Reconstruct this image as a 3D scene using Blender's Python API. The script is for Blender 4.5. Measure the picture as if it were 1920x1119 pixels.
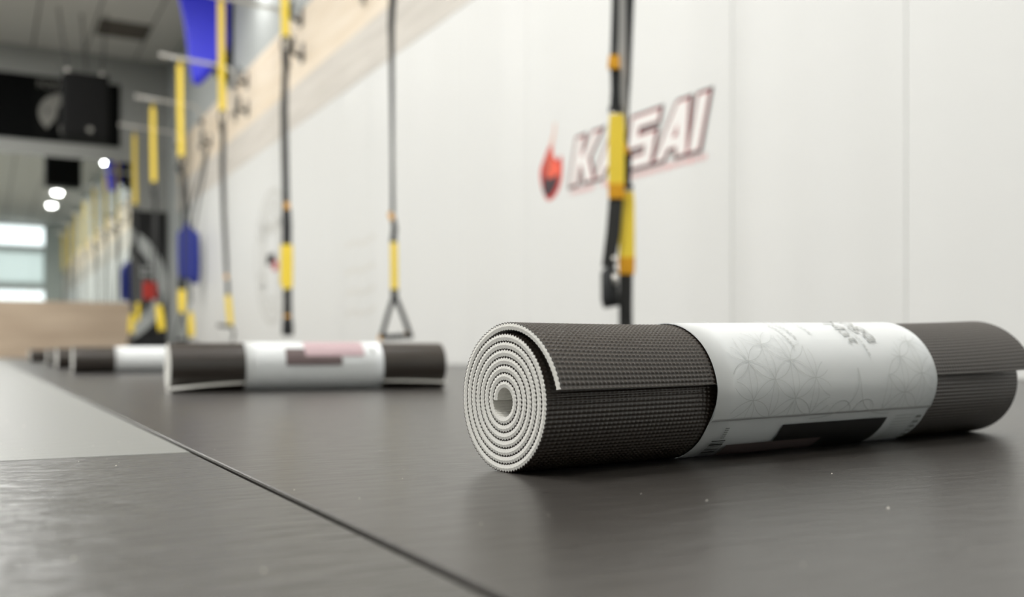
import bpy, math, random
import numpy as np
from mathutils import Vector, Matrix

random.seed(7)
for o in list(bpy.data.objects):
    bpy.data.objects.remove(o, do_unlink=True)
scene = bpy.context.scene
C = scene.collection
PI = math.pi

# ------------------------------------------------------------------ camera
cam_d = bpy.data.cameras.new('camera')
cam = bpy.data.objects.new('camera', cam_d)
C.objects.link(cam)
scene.camera = cam
YAW = math.radians(28.15)
cam.location = (0, 0, 0.076)
cam.rotation_euler = (PI / 2, 0, -YAW)
cam_d.sensor_width = 36
cam_d.lens = 34.69
cam_d.shift_y = 0.0523
cam_d.clip_start = 0.01
cam_d.clip_end = 200
cam_d.dof.use_dof = True
cam_d.dof.focus_distance = 0.645
cam_d.dof.aperture_fstop = 4.9

# ------------------------------------------------------------------ world, exposure
w = bpy.data.worlds.new('world')
scene.world = w
w.use_nodes = True
bg = w.node_tree.nodes['Background']
bg.inputs[0].default_value = (0.93, 0.97, 1.0, 1)
bg.inputs[1].default_value = 2.6
vs = scene.view_settings
vs.view_transform = 'Standard'
vs.look = 'None'
vs.gamma = 1
vs.use_curve_mapping = False
vs.exposure = -0.15
LIGHT = 1.0                      # one factor for all ceiling lamps


# ------------------------------------------------------------------ materials
def lin(r, g, b):
    f = lambda c: c / 12.92 if c <= 0.04045 else ((c + 0.055) / 1.055) ** 2.4
    return (f(r / 255), f(g / 255), f(b / 255), 1)


def new_mat(name, rgb, rough=0.5, metal=0.0, spec=0.5):
    m = bpy.data.materials.new(name)
    m.use_nodes = True
    p = m.node_tree.nodes['Principled BSDF']
    p.inputs['Base Color'].default_value = lin(*rgb)
    p.inputs['Roughness'].default_value = rough
    p.inputs['Metallic'].default_value = metal
    p.inputs['Specular IOR Level'].default_value = spec
    return m


def nodes(m):
    t = m.node_tree
    return t, t.nodes['Principled BSDF']


def add_bump(m, scale, strength, dist=0.002, stretch=(1, 1, 1), detail=4, kind='NOISE', rough_var=0.0):
    t, p = nodes(m)
    tc = t.nodes.new('ShaderNodeTexCoord')
    mp = t.nodes.new('ShaderNodeMapping')
    mp.inputs['Scale'].default_value = stretch
    t.links.new(tc.outputs['Object'], mp.inputs[0])
    if kind == 'NOISE':
        n = t.nodes.new('ShaderNodeTexNoise')
        n.inputs['Detail'].default_value = detail
    else:
        n = t.nodes.new('ShaderNodeTexVoronoi')
    n.inputs['Scale'].default_value = scale
    t.links.new(mp.outputs[0], n.inputs['Vector'])
    b = t.nodes.new('ShaderNodeBump')
    b.inputs['Strength'].default_value = strength
    b.inputs['Distance'].default_value = dist
    t.links.new(n.outputs[0], b.inputs['Height'])
    t.links.new(b.outputs[0], p.inputs['Normal'])
    if rough_var:
        mr = t.nodes.new('ShaderNodeMapRange')
        r0 = p.inputs['Roughness'].default_value
        mr.inputs[3].default_value = r0 - rough_var
        mr.inputs[4].default_value = r0 + rough_var
        t.links.new(n.outputs[0], mr.inputs[0])
        t.links.new(mr.outputs[0], p.inputs['Roughness'])
    return m


def add_var(m, rgb2, scale, stretch=(1, 1, 1), lo=0.35, hi=0.65, detail=4):
    t, p = nodes(m)
    tc = t.nodes.new('ShaderNodeTexCoord')
    mp = t.nodes.new('ShaderNodeMapping')
    mp.inputs['Scale'].default_value = stretch
    t.links.new(tc.outputs['Object'], mp.inputs[0])
    n = t.nodes.new('ShaderNodeTexNoise')
    n.inputs['Scale'].default_value = scale
    n.inputs['Detail'].default_value = detail
    t.links.new(mp.outputs[0], n.inputs['Vector'])
    r = t.nodes.new('ShaderNodeValToRGB')
    r.color_ramp.elements[0].position = lo
    r.color_ramp.elements[1].position = hi
    r.color_ramp.elements[0].color = p.inputs['Base Color'].default_value
    r.color_ramp.elements[1].color = lin(*rgb2)
    t.links.new(n.outputs[0], r.inputs[0])
    t.links.new(r.outputs[0], p.inputs['Base Color'])
    return m


def emit_mat(name, rgb, strength):
    m = new_mat(name, rgb, 0.5)
    t, p = nodes(m)
    p.inputs['Emission Color'].default_value = lin(*rgb)
    p.inputs['Emission Strength'].default_value = strength
    return m


M = {}
M['dark_floor'] = add_bump(new_mat('dark_floor', (54, 51, 48), 0.30, 0, 0.7), 70, 0.24, 0.002, (0.45, 1.6, 1), 5, rough_var=0.06)
M['grey_floor'] = add_bump(new_mat('grey_floor', (78, 77, 74), 0.36), 55, 0.85, 0.004, (0.45, 1.5, 1), 4, rough_var=0.06)
M['light_floor'] = add_bump(new_mat('light_floor', (126, 127, 123), 0.42), 60, 0.4, 0.002, (0.5, 1.4, 1), 4)
M['subfloor'] = new_mat('subfloor', (30, 29, 28), 0.8)
M['pad'] = add_bump(new_mat('pad_vinyl', (224, 224, 221), 0.5), 3.0, 0.12, 0.01, (1, 1, 2.5), 3)
M['board'] = add_var(new_mat('trim_board', (202, 196, 187), 0.65), (218, 212, 203), 3, (1, .4, 9))
M['ply'] = add_var(new_mat('plywood', (230, 213, 189), 0.6), (240, 226, 206), 2.0, (1, .6, 6))
M['kick'] = add_var(new_mat('kickboard_wood', (206, 186, 162), 0.6), (184, 163, 140), 1.6, (.5, 1, 5))
M['grey_wall'] = new_mat('grey_paint', (176, 180, 178), 0.8)
M['far_wall'] = new_mat('far_wall_paint', (150, 151, 147), 0.8)
M['ceil'] = add_bump(new_mat('ceiling_panel', (212, 210, 204), 0.9), 40, 0.2, 0.003)
M['ceil_gap'] = new_mat('ceiling_grid', (70, 70, 68), 0.8)
M['vent'] = new_mat('vent_metal', (92, 86, 78), 0.6)
M['mat_dark'] = add_bump(new_mat('mat_dark', (50, 42, 35), 0.28, 0, 1.0), 900, 0.2, 0.0004)
M['mat_light'] = add_bump(new_mat('mat_light', (226, 224, 217), 0.75), 700, 0.3, 0.0005)
M['paper'] = add_bump(new_mat('paper', (235, 238, 238), 0.34), 14, 0.06, 0.004)
M['ink'] = new_mat('ink_grey', (150, 152, 150), 0.5)
M['ink_soft'] = new_mat('ink_soft', (184, 186, 183), 0.5)
M['ink_line'] = new_mat('ink_line', (208, 211, 209), 0.4)
M['ink_mid'] = new_mat('ink_mid', (120, 122, 121), 0.5)
M['ink_black'] = new_mat('ink_black', (28, 26, 26), 0.4)
M['ink_brown'] = new_mat('ink_brown', (112, 97, 96), 0.4)
M['ink_pink'] = new_mat('ink_pink', (198, 172, 176), 0.4)
M['webbing'] = add_bump(new_mat('webbing_black', (17, 20, 20), 0.55), 500, 0.3, 0.0005)
M['webbing_grey'] = new_mat('webbing_pale', (216, 214, 210), 0.7)
M['webbing_dim'] = add_bump(new_mat('webbing_charcoal_and_lit', (38, 38, 36), 0.6), 500, 0.3, 0.0005)  # charcoal webbing; also black webbing with light from above painted in
M['yellow'] = add_bump(new_mat('webbing_yellow', (247, 216, 66), 0.55), 400, 0.3, 0.0005)
M['ochre'] = new_mat('tab_ochre', (224, 160, 16), 0.5)
M['foam'] = add_bump(new_mat('foam_black', (20, 22, 23), 0.7), 300, 0.4, 0.001)
M['rubber'] = new_mat('rubber_black', (18, 18, 18), 0.5)
M['steel'] = new_mat('steel', (200, 198, 192), 0.3, 0.9)
M['tube_white'] = new_mat('tube_paint', (214, 211, 204), 0.45)
M['black_steel'] = new_mat('black_steel', (32, 32, 32), 0.45)
M['blue'] = new_mat('blue_vinyl', (36, 40, 232), 0.45)
M['blue_dark'] = new_mat('blue_vinyl_deep', (0, 32, 142), 0.5)
M['black_vinyl'] = new_mat('black_vinyl', (14, 14, 14), 0.8, 0, 0.2)
M['banner'] = new_mat('banner_black', (8, 9, 9), 0.9, 0, 0.1)
M['flag'] = new_mat('flag_black', (14, 15, 14), 0.9, 0, 0.1)
M['flag_white'] = new_mat('flag_white', (128, 127, 121), 0.85)
M['poster_black'] = new_mat('poster_black', (26, 26, 26), 0.8)
M['poster_grey'] = new_mat('poster_grey', (184, 187, 184), 0.8)
M['poster_dim'] = new_mat('poster_dim', (96, 97, 96), 0.8)
M['poster_red'] = new_mat('poster_red', (206, 56, 44), 0.8)
M['logo_black'] = new_mat('logo_black', (34, 28, 30), 0.5)
M['logo_grey'] = new_mat('logo_grey', (196, 188, 184), 0.5)
M['logo_red'] = new_mat('logo_red', (188, 44, 56), 0.5)
M['logo_white'] = new_mat('logo_white', (236, 233, 229), 0.5)
M['logo_pink'] = new_mat('logo_pink', (232, 178, 176), 0.5)
M['flame_red'] = new_mat('flame_red', (206, 52, 44), 0.5)
M['flame_orange'] = new_mat('flame_orange', (240, 98, 70), 0.5)
M['flame_rust'] = new_mat('flame_rust', (176, 84, 66), 0.5)
M['flame_pale'] = new_mat('flame_pale', (228, 190, 176), 0.5)
M['flame_dark'] = new_mat('flame_dark', (58, 40, 46), 0.5)
M['ghost'] = new_mat('faded_print', (207, 206, 201), 0.6)
M['ghost2'] = new_mat('faded_print_soft', (219, 217, 211), 0.6)
M['frame'] = new_mat('window_frame', (120, 126, 124), 0.5)
M['back_wall'] = new_mat('back_wall_paint', (205, 212, 208), 0.8)
M['lamp'] = emit_mat('lamp_diffuser', (255, 250, 240), 14)
M['lamp_rim'] = new_mat('lamp_rim', (225, 225, 222), 0.5)
M['dust'] = new_mat('dust', (210, 205, 195), 0.9)
mm = new_mat('mirror_glass', (238, 244, 241), 0.02, 1.0)
M['mirror'] = mm
gm = bpy.data.materials.new('window_glass')
gm.use_nodes = True
gt = gm.node_tree
gt.nodes.clear()
go = gt.nodes.new('ShaderNodeOutputMaterial')
gx = gt.nodes.new('ShaderNodeMixShader')
ga = gt.nodes.new('ShaderNodeBsdfTransparent')
gg = gt.nodes.new('ShaderNodeBsdfGlossy')
gg.inputs['Roughness'].default_value = 0.02
gx.inputs[0].default_value = 0.07
gt.links.new(ga.outputs[0], gx.inputs[1])
gt.links.new(gg.outputs[0], gx.inputs[2])
gt.links.new(gx.outputs[0], go.inputs[0])
M['glass'] = gm
fr = new_mat('frosted_glass', (190, 200, 196), 0.6)
ft, fp_ = nodes(fr)
tr_ = ft.nodes.new('ShaderNodeBsdfTranslucent')
tr_.inputs[0].default_value = lin(246, 250, 248)
mx_ = ft.nodes.new('ShaderNodeMixShader')
mx_.inputs[0].default_value = 0.6
ft.links.new(fp_.outputs[0], mx_.inputs[1])
ft.links.new(tr_.outputs[0], mx_.inputs[2])
ft.links.new(mx_.outputs[0], ft.nodes['Material Output'].inputs[0])
M['frosted'] = fr


# ------------------------------------------------------------------ builders
def tag(o, label=None, cat=None, group=None, kind=None):
    if label: o['label'] = label
    if cat: o['category'] = cat
    if group: o['group'] = group
    if kind: o['kind'] = kind
    return o


def empty(name, loc=(0, 0, 0), rz=0.0):
    o = bpy.data.objects.new(name, None)
    C.objects.link(o)
    o.location = loc
    o.rotation_euler = (0, 0, rz)
    o.empty_display_size = 0.1
    return o


class MB:
    def __init__(self):
        self.v = []; self.f = []; self.mi = []

    def add(self, vs, fs, mi=0):
        k = len(self.v)
        self.v += [tuple(p) for p in vs]
        self.f += [tuple(i + k for i in f) for f in fs]
        self.mi += [mi] * len(fs)
        return self

    def box(self, lo, hi, mi=0, bev=0.0):
        x0, y0, z0 = lo; x1, y1, z1 = hi
        if bev <= 0:
            vs = [(x, y, z) for z in (z0, z1) for y in (y0, y1) for x in (x0, x1)]
            fs = [(0, 2, 3, 1), (4, 5, 7, 6), (0, 1, 5, 4), (2, 6, 7, 3), (0, 4, 6, 2), (1, 3, 7, 5)]
            return self.add(vs, fs, mi)
        import bmesh
        bm = bmesh.new()
        bmesh.ops.create_cube(bm, size=1)
        for v in bm.verts:
            v.co = Vector(((x0 + x1) / 2 + v.co.x * (x1 - x0), (y0 + y1) / 2 + v.co.y * (y1 - y0), (z0 + z1) / 2 + v.co.z * (z1 - z0)))
        bmesh.ops.bevel(bm, geom=bm.edges[:], offset=bev, segments=2, affect='EDGES', profile=0.5)
        bm.verts.index_update()
        self.add([v.co[:] for v in bm.verts], [[v.index for v in f.verts] for f in bm.faces], mi)
        bm.free()
        return self

    def tube(self, pts, rad, n=10, mi=0, closed=False):
        pts = [Vector(p) for p in pts]
        rads = rad if isinstance(rad, (list, tuple)) else [rad] * len(pts)
        rings = []
        prev = None
        L = len(pts)
        for i, p in enumerate(pts):
            if closed:
                d = pts[(i + 1) % L] - pts[i - 1]
            else:
                d = pts[min(i + 1, L - 1)] - pts[max(i - 1, 0)]
            d.normalize()
            if prev is None:
                a = Vector((0, 0, 1)) if abs(d.z) < 0.9 else Vector((1, 0, 0))
                u = d.cross(a).normalized()
            else:
                u = (prev - d * prev.dot(d)).normalized()
            prev = u
            v = d.cross(u)
            rings.append([p + (u * math.cos(2 * PI * k / n) + v * math.sin(2 * PI * k / n)) * rads[i] for k in range(n)])
        vs = [q for r in rings for q in r]
        fs = []
        rng = L if closed else L - 1
        for i in range(rng):
            j = (i + 1) % L
            for k in range(n):
                fs.append((i * n + k, i * n + (k + 1) % n, j * n + (k + 1) % n, j * n + k))
        if not closed:
            fs.append(tuple(reversed(range(n))))
            fs.append(tuple((L - 1) * n + k for k in range(n)))
        return self.add(vs, fs, mi)

    def ribbon(self, pts, widths, wdirs, th, mi=0):
        """flat strap of rectangular section along pts; wdirs: one vector or one per point"""
        pts = [Vector(p) for p in pts]
        L = len(pts)
        if not isinstance(widths, (list, tuple)): widths = [widths] * L
        if isinstance(wdirs, Vector): wdirs = [wdirs] * L
        vs = []
        for i, p in enumerate(pts):
            d = (pts[min(i + 1, L - 1)] - pts[max(i - 1, 0)]).normalized()
            wd = (wdirs[i] - d * wdirs[i].dot(d)).normalized()
            nn = d.cross(wd)
            a, b = wd * widths[i] / 2, nn * th / 2
            vs += [p - a - b, p + a - b, p + a + b, p - a + b]
        fs = []
        for i in range(L - 1):
            for k in range(4):
                fs.append((i * 4 + k, i * 4 + (k + 1) % 4, i * 4 + 4 + (k + 1) % 4, i * 4 + 4 + k))
        fs.append((3, 2, 1, 0))
        fs.append(tuple((L - 1) * 4 + k for k in range(4)))
        return self.add(vs, fs, mi)

    def prism(self, poly, fn, th_fn, mi=0):
        """poly: 2d points; fn maps (a,b)->3d front; th_fn maps (a,b)->3d back"""
        n = len(poly)
        vs = [fn(*p) for p in poly] + [th_fn(*p) for p in poly]
        fs = [tuple(range(n)), tuple(reversed(range(n, 2 * n)))]
        fs += [(i, n + i, n + (i + 1) % n, (i + 1) % n) for i in range(n)]
        return self.add(vs, fs, mi)

    def build(self, name, mat, parent=None, smooth=False):
        me = bpy.data.meshes.new(name)
        me.from_pydata(self.v, [], self.f)
        mats = mat if isinstance(mat, (list, tuple)) else [mat]
        for m in mats:
            me.materials.append(M[m])
        if len(mats) > 1:
            me.polygons.foreach_set('material_index', self.mi)
        if smooth:
            me.polygons.foreach_set('use_smooth', [True] * len(me.polygons))
        me.update()
        import bmesh
        bm = bmesh.new(); bm.from_mesh(me)
        bmesh.ops.recalc_face_normals(bm, faces=bm.faces[:])
        bm.to_mesh(me); bm.free()
        o = bpy.data.objects.new(name, me)
        C.objects.link(o)
        if parent: o.parent = parent
        return o


def arc_pts(c, r, a0, a1, n, fn):
    return [fn(c[0] + r * math.cos(a0 + (a1 - a0) * i / n), c[1] + r * math.sin(a0 + (a1 - a0) * i / n)) for i in range(n + 1)]


# ------------------------------------------------------------------ room shell
XW, YF, ZC = 2.45, 15.5, 4.4          # right wall plane, far wall plane, ceiling
XL, YB = -8.5, -6.0

fl = MB().box((XL, YB, -0.12), (XW, YF, -0.03)).build('floor', 'subfloor')
tag(fl, 'dark rubber gym floor of large mats', None, None, 'structure')


def floor_mat(x0, x1, y0, y1, m, top=0.0):
    o = MB().box((x0, y0, -0.03), (x1, y1, top), bev=0.0015).build('floor_mat', m, fl)
    return o


SX = 0.141
floor_mat(SX + 0.0015, XW - 0.0005, YB, YF, 'dark_floor')
floor_mat(SX - 2.0, SX - 0.0015, YB, 0.779, 'grey_floor', -0.0006)
floor_mat(SX - 2.0, SX - 0.0015, 0.781, 7.8, 'light_floor', -0.0002)
floor_mat(SX - 2.0, SX - 0.0015, 7.802, YF, 'light_floor', -0.0002)
floor_mat(SX - 4.0, SX - 2.003, YB, 2.3, 'grey_floor')
floor_mat(SX - 4.0, SX - 2.003, 2.303, YF, 'light_floor')
floor_mat(XL, SX - 4.003, YB, YF, 'light_floor')

wr = MB().box((XW, YB - .15, -.13), (XW + 0.15, YF + 0.15, ZC + .13)).build('wall_right', 'grey_wall')
tag(wr, 'long right wall clad in white pads below plywood', None, None, 'structure')
PITCH = 0.775
y = 2.037 - PITCH * 9
pad_mesh = None
k = 0
while y < 13.2:
    o = MB().box((XW - 0.03, y + 0.0008, 0.0005), (XW - 0.0005, y + PITCH - 0.0008, 2.06), bev=0.005).build('wall_pad', 'pad', wr)
    y += PITCH
    k += 1
Y_PAD_END = y
# two boards above the pads, then plywood sheets
for z0, z1, xo in ((2.062, 2.235, 0.030), (2.238, 2.43, 0.027)):
    yy = YB
    while yy < 14.2:
        MB().box((XW - xo, yy + 0.001, z0), (XW - 0.0005, min(yy + 3.6, 14.6) - 0.001, z1), bev=0.003).build('trim_board', 'board', wr)
        yy += 3.6
yy = YB + 0.6
while yy < 14.4:
    MB().box((XW - 0.02, yy + 0.002, 2.432), (XW - 0.0005, min(yy + 2.44, 14.6) - 0.002, 3.04), bev=0.002).build('plywood_sheet', 'ply', wr)
    yy += 2.44

wf = MB().box((XL, YF, -.13), (XW, YF + 0.15, ZC + .13)).build('wall_far', 'far_wall')
tag(wf, 'grey painted far wall', None, None, 'structure')
wl = MB().box((XL - 0.15, YB - .15, -.13), (XL, YF, ZC + .13)).build('wall_left', 'grey_wall')
tag(wl, 'grey left wall', None, None, 'structure')

# back wall with openings
WIN = [(-7.6, -4.2, 1.3, 3.6), (0.25, 1.85, 3.62, 4.36), (0.25, 1.85, 1.75, 2.2), (0.25, 1.85, 2.35, 3.5)]
xs = sorted({XL, XW} | {a for q in WIN for a in q[:2]})
zs = sorted({-.13, ZC + .13} | {a for q in WIN for a in q[2:]})
mb = MB()
for i in range(len(xs) - 1):
    for j in range(len(zs) - 1):
        cx, cz = (xs[i] + xs[i + 1]) / 2, (zs[j] + zs[j + 1]) / 2
        if any(a < cx < b and c < cz < d for a, b, c, d in WIN): continue
        mb.box((xs[i], YB - 0.15, zs[j]), (xs[i + 1], YB, zs[j + 1]))
wb = mb.build('wall_back', 'back_wall')
tag(wb, 'back wall with bright window openings', None, None, 'structure')
for i, (a, b, c_, d_) in enumerate(WIN):
    t = 0.05
    mb = MB().box((a, YB - 0.1, c_), (a + t, YB - 0.02, d_)).box((b - t, YB - 0.1, c_), (b, YB - 0.02, d_))
    mb.box((a + t, YB - 0.1, c_), (b - t, YB - 0.02, c_ + t)).box((a + t, YB - 0.1, d_ - t), (b - t, YB - 0.02, d_))
    n = max(1, round((b - a) / 1.1))
    for q in range(1, n):
        xm = a + (b - a) * q / n
        mb.box((xm - 0.02, YB - 0.09, c_ + t), (xm + 0.02, YB - 0.03, d_ - t))
    wo = mb.build('window_%d' % (i + 1), 'frame')
    tag(wo, None, None, None, 'structure')
    for q in range(n):
        x0 = a + (b - a) * q / n + 0.03; x1 = a + (b - a) * (q + 1) / n - 0.03
        MB().box((x0, YB - 0.064, c_ + t), (x1, YB - 0.058, d_ - t)).build('pane', 'frosted' if i == 3 else 'glass', wo)

ce = MB().box((XL, YB, ZC + 0.012), (XW, YF, ZC + 0.12)).build('ceiling', 'ceil_gap')
tag(ce, 'grey panelled ceiling', None, None, 'structure')
x = 1.97 + 0.68
while x > XL:
    x1 = min(x, XW); x0 = max(x - 0.68, XL)
    for y0, y1 in ((YB, 1.2), (1.2, 8.4), (8.4, YF)):
        MB().box((x0 + 0.011, y0, ZC), (x1 - 0.011, y1 - 0.004, ZC + 0.012)).build('ceiling_panel', 'ceil', ce)
    x -= 0.68

# wooden kickboard under the mirror
kb = empty('baseboard_far', (0, YF, 0))
tag(kb, None, None, None, 'structure')
for x0, x1 in ((XL, -5.6), (-5.597, -3.2), (-3.197, -0.8), (-0.797, 1.9)):
    MB().box((x0, -0.05, 0.0), (x1, -0.001, 0.40), bev=0.003).build('plank', 'kick', kb)
    MB().box((x0, -0.048, 0.4015), (x1, -0.001, 0.80), bev=0.003).build('plank', 'kick', kb)

# mirror above it
mr = empty('wall_mirror', (-1.5, YF, 0.8))
tag(mr, 'large wall mirror above the wooden kickboard on the far wall', 'mirror')
for x0, x1 in ((-3.3, -1.501), (-1.499, 0.3), (0.302, 2.1), (2.102, 3.4)):
    MB().box((x0, -0.02, 0.004), (x1, -0.001, 2.06)).build('mirror_pane', 'mirror', mr)

# ------------------------------------------------------------------ lamps


def round_lamp(xy, power, r=0.11, z=ZC, cord=0.0, label='', group='round ceiling lamps near the padded wall'):
    o = empty('ceiling_lamp', (xy[0], xy[1], z))
    tag(o, label, 'lamp', group)
    mb = MB()
    prof = [(r, 0.0), (r + 0.03, -0.0), (r + 0.03, -0.05), (r, -0.05)]
    n = 24
    vs = [(a * math.cos(2 * PI * k / n), a * math.sin(2 * PI * k / n), b) for a, b in prof for k in range(n)]
    fs = [(i * n + k, i * n + (k + 1) % n, ((i + 1) % 4) * n + (k + 1) % n, ((i + 1) % 4) * n + k) for i in range(4) for k in range(n)]
    mb.add(vs, fs).build('rim', 'lamp_rim', o, True)
    mb = MB()
    mb.add([(r * math.cos(2 * PI * k / n), r * math.sin(2 * PI * k / n), -0.03) for k in range(n)] +
           [(r * math.cos(2 * PI * k / n), r * math.sin(2 * PI * k / n), -0.01) for k in range(n)],
           [tuple(range(n)), tuple(reversed(range(n, 2 * n)))] + [(k, (k + 1) % n, n + (k + 1) % n, n + k) for k in range(n)])
    mb.build('diffuser', 'lamp', o)
    if cord:
        MB().tube([(0, 0, 0), (0, 0, cord)], 0.01, 8).build('cord', 'black_steel', o)
        MB().tube([(0, 0, -0.01), (0, 0, 0.04)], [r + 0.02, 0.05], 16).build('housing', 'lamp_rim', o)
    d = bpy.data.lights.new('lamp_light', 'AREA')
    d.shape = 'DISK'; d.size = 2 * r; d.energy = power * LIGHT
    d.color = (1.0, 0.99, 0.98)
    lo = bpy.data.objects.new('lamp_light', d)
    C.objects.link(lo); lo.parent = o; lo.location = (0, 0, -0.052)
    return o


for yy, pw in ((-0.8, 10), (1.8, 16)):
    round_lamp((1.74, yy), pw, label='round ceiling lamp near the padded wall, ' + ('closer to the back windows' if yy < 0 else 'closer to the hanging trainers'))
round_lamp((2.18, 9.75), 8, 0.10, 3.9, 0.5, 'small pendant lamp close to the wall above the plywood', None)


def troffer(xy, power):
    o = empty('ceiling_panel_lamp', (xy[0], xy[1], ZC))
    tag(o, 'long flat panel lamp on the ceiling over the light grey mats', 'lamp', 'flat panel lamps on the ceiling')
    mb = MB()
    for lo, hi in (((-.32, -.62, -.05), (-.29, .62, 0)), ((.29, -.62, -.05), (.32, .62, 0)), ((-.29, -.62, -.05), (.29, -.59, 0)), ((-.29, .59, -.05), (.29, .62, 0))):
        mb.box(lo, hi)
    mb.build('frame', 'lamp_rim', o)
    MB().box((-.29, -.59, -.03), (.29, .59, -.01)).build('diffuser', 'lamp', o)
    d = bpy.data.lights.new('lamp_light', 'AREA')
    d.shape = 'RECTANGLE'; d.size = 0.58; d.size_y = 1.18; d.energy = power * LIGHT
    d.color = (1.0, 1.0, 1.0)
    lo = bpy.data.objects.new('lamp_light', d)
    C.objects.link(lo); lo.parent = o; lo.location = (0, 0, -0.052)


for yy, pw in ((-1.0, 38), (1.7, 88), (4.4, 56), (7.2, 58), (10.0, 70), (12.8, 75)):
    troffer((-0.45, yy), pw)
for yy, pw in ((1.7, 190), (4.9, 135), (8.1, 130), (11.3, 120)):
    troffer((-4.2, yy), pw)


# ------------------------------------------------------------------ rolled yoga mats
TURN_END = 7.5
P_ = 0.00497


def r_out(n):
    return 0.0473 + P_ * (n - 7.25)


def grid_faces(ni, nj, base, flip=False):
    i, j = np.meshgrid(np.arange(ni - 1), np.arange(nj - 1), indexing='ij')
    a = base + i * nj + j
    q = np.stack([a, a + 1, a + nj + 1, a + nj], -1).reshape(-1, 4)
    return q[:, ::-1] if flip else q


def np_mesh(name, V, F, MI, mats, parent, smooth_mask=None):
    me = bpy.data.meshes.new(name)
    nv, nf = len(V), len(F)
    me.vertices.add(nv)
    me.vertices.foreach_set('co', V.astype(np.float32).ravel())
    me.loops.add(nf * 4)
    me.loops.foreach_set('vertex_index', F.astype(np.int32).ravel())
    me.polygons.add(nf)
    me.polygons.foreach_set('loop_start', np.arange(0, nf * 4, 4, dtype=np.int32))
    me.polygons.foreach_set('loop_total', np.full(nf, 4, dtype=np.int32))
    for m in mats: me.materials.append(M[m])
    me.polygons.foreach_set('material_index', MI.astype(np.int32))
    sm = smooth_mask if smooth_mask is not None else np.ones(nf, bool)
    me.polygons.foreach_set('use_smooth', sm)
    me.update(calc_edges=True)
    me.validate()
    o = bpy.data.objects.new(name, me)
    C.objects.link(o)
    o.parent = parent
    return o


class Roll:
    """geometry of one rolled sheet: local x = axis, local -y = w (side of the loose end), z up"""

    def __init__(s, L, cone=0.0, roll=0.0, near=(0.0, 0.1), far=(0.0, 0.1), lift_from=7.22, end=7.5, sq=1.0, lift_pow=1.6, flip=False):
        s.fl = -1.0 if flip else 1.0
        s.zc0 = 0.0455
        s.L, s.cone, s.roll, s.near, s.far, s.lf, s.end, s.sq, s.lp = L, cone, roll, near, far, lift_from, end, sq, lift_pow
        nn = np.linspace(6.4, end, 400)
        s.zc0 = float(np.max(-r_out(nn) * np.sin(PI - 2 * PI * nn - roll))) + 0.0004

    def lift(s, t):
        a, b = s.near
        l = a * np.clip(1 - t / b, 0, 1) ** 1.5
        a, b = s.far
        return l + a * np.clip(1 - (s.L - t) / b, 0, 1) ** 1.5

    def pos(s, n, t, off):
        """n turns, t metres along the axis, off = offset outward from the outer skin"""
        n = np.asarray(n, float); t = np.asarray(t, float)
        sc = 1 + s.cone * t / s.L
        r = r_out(n) * sc + off
        x = np.clip((n - s.lf) / (s.end - s.lf), 0, 1)
        r = r + s.lift(t) * x ** s.lp
        psi = PI - 2 * PI * n - s.roll
        zc = s.zc0 * sc
        return t, -r * np.cos(psi) * s.sq * s.fl, zc + r * np.sin(psi)


    def skin(s, beta):
        # radius of a taut paper band around the outermost turn
        b = np.mod(np.asarray(beta, float) * s.fl - s.roll, 2 * PI)
        be = (s.end - 7.25) * 2 * PI
        inner = r_out(6.25 + b / (2 * PI))
        outer = r_out(7.25 + b / (2 * PI))
        f = np.clip((b - be) / 0.75, 0, 1)
        return outer + (inner - outer) * (f * f * (3 - 2 * f)) + 0.0004


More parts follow.
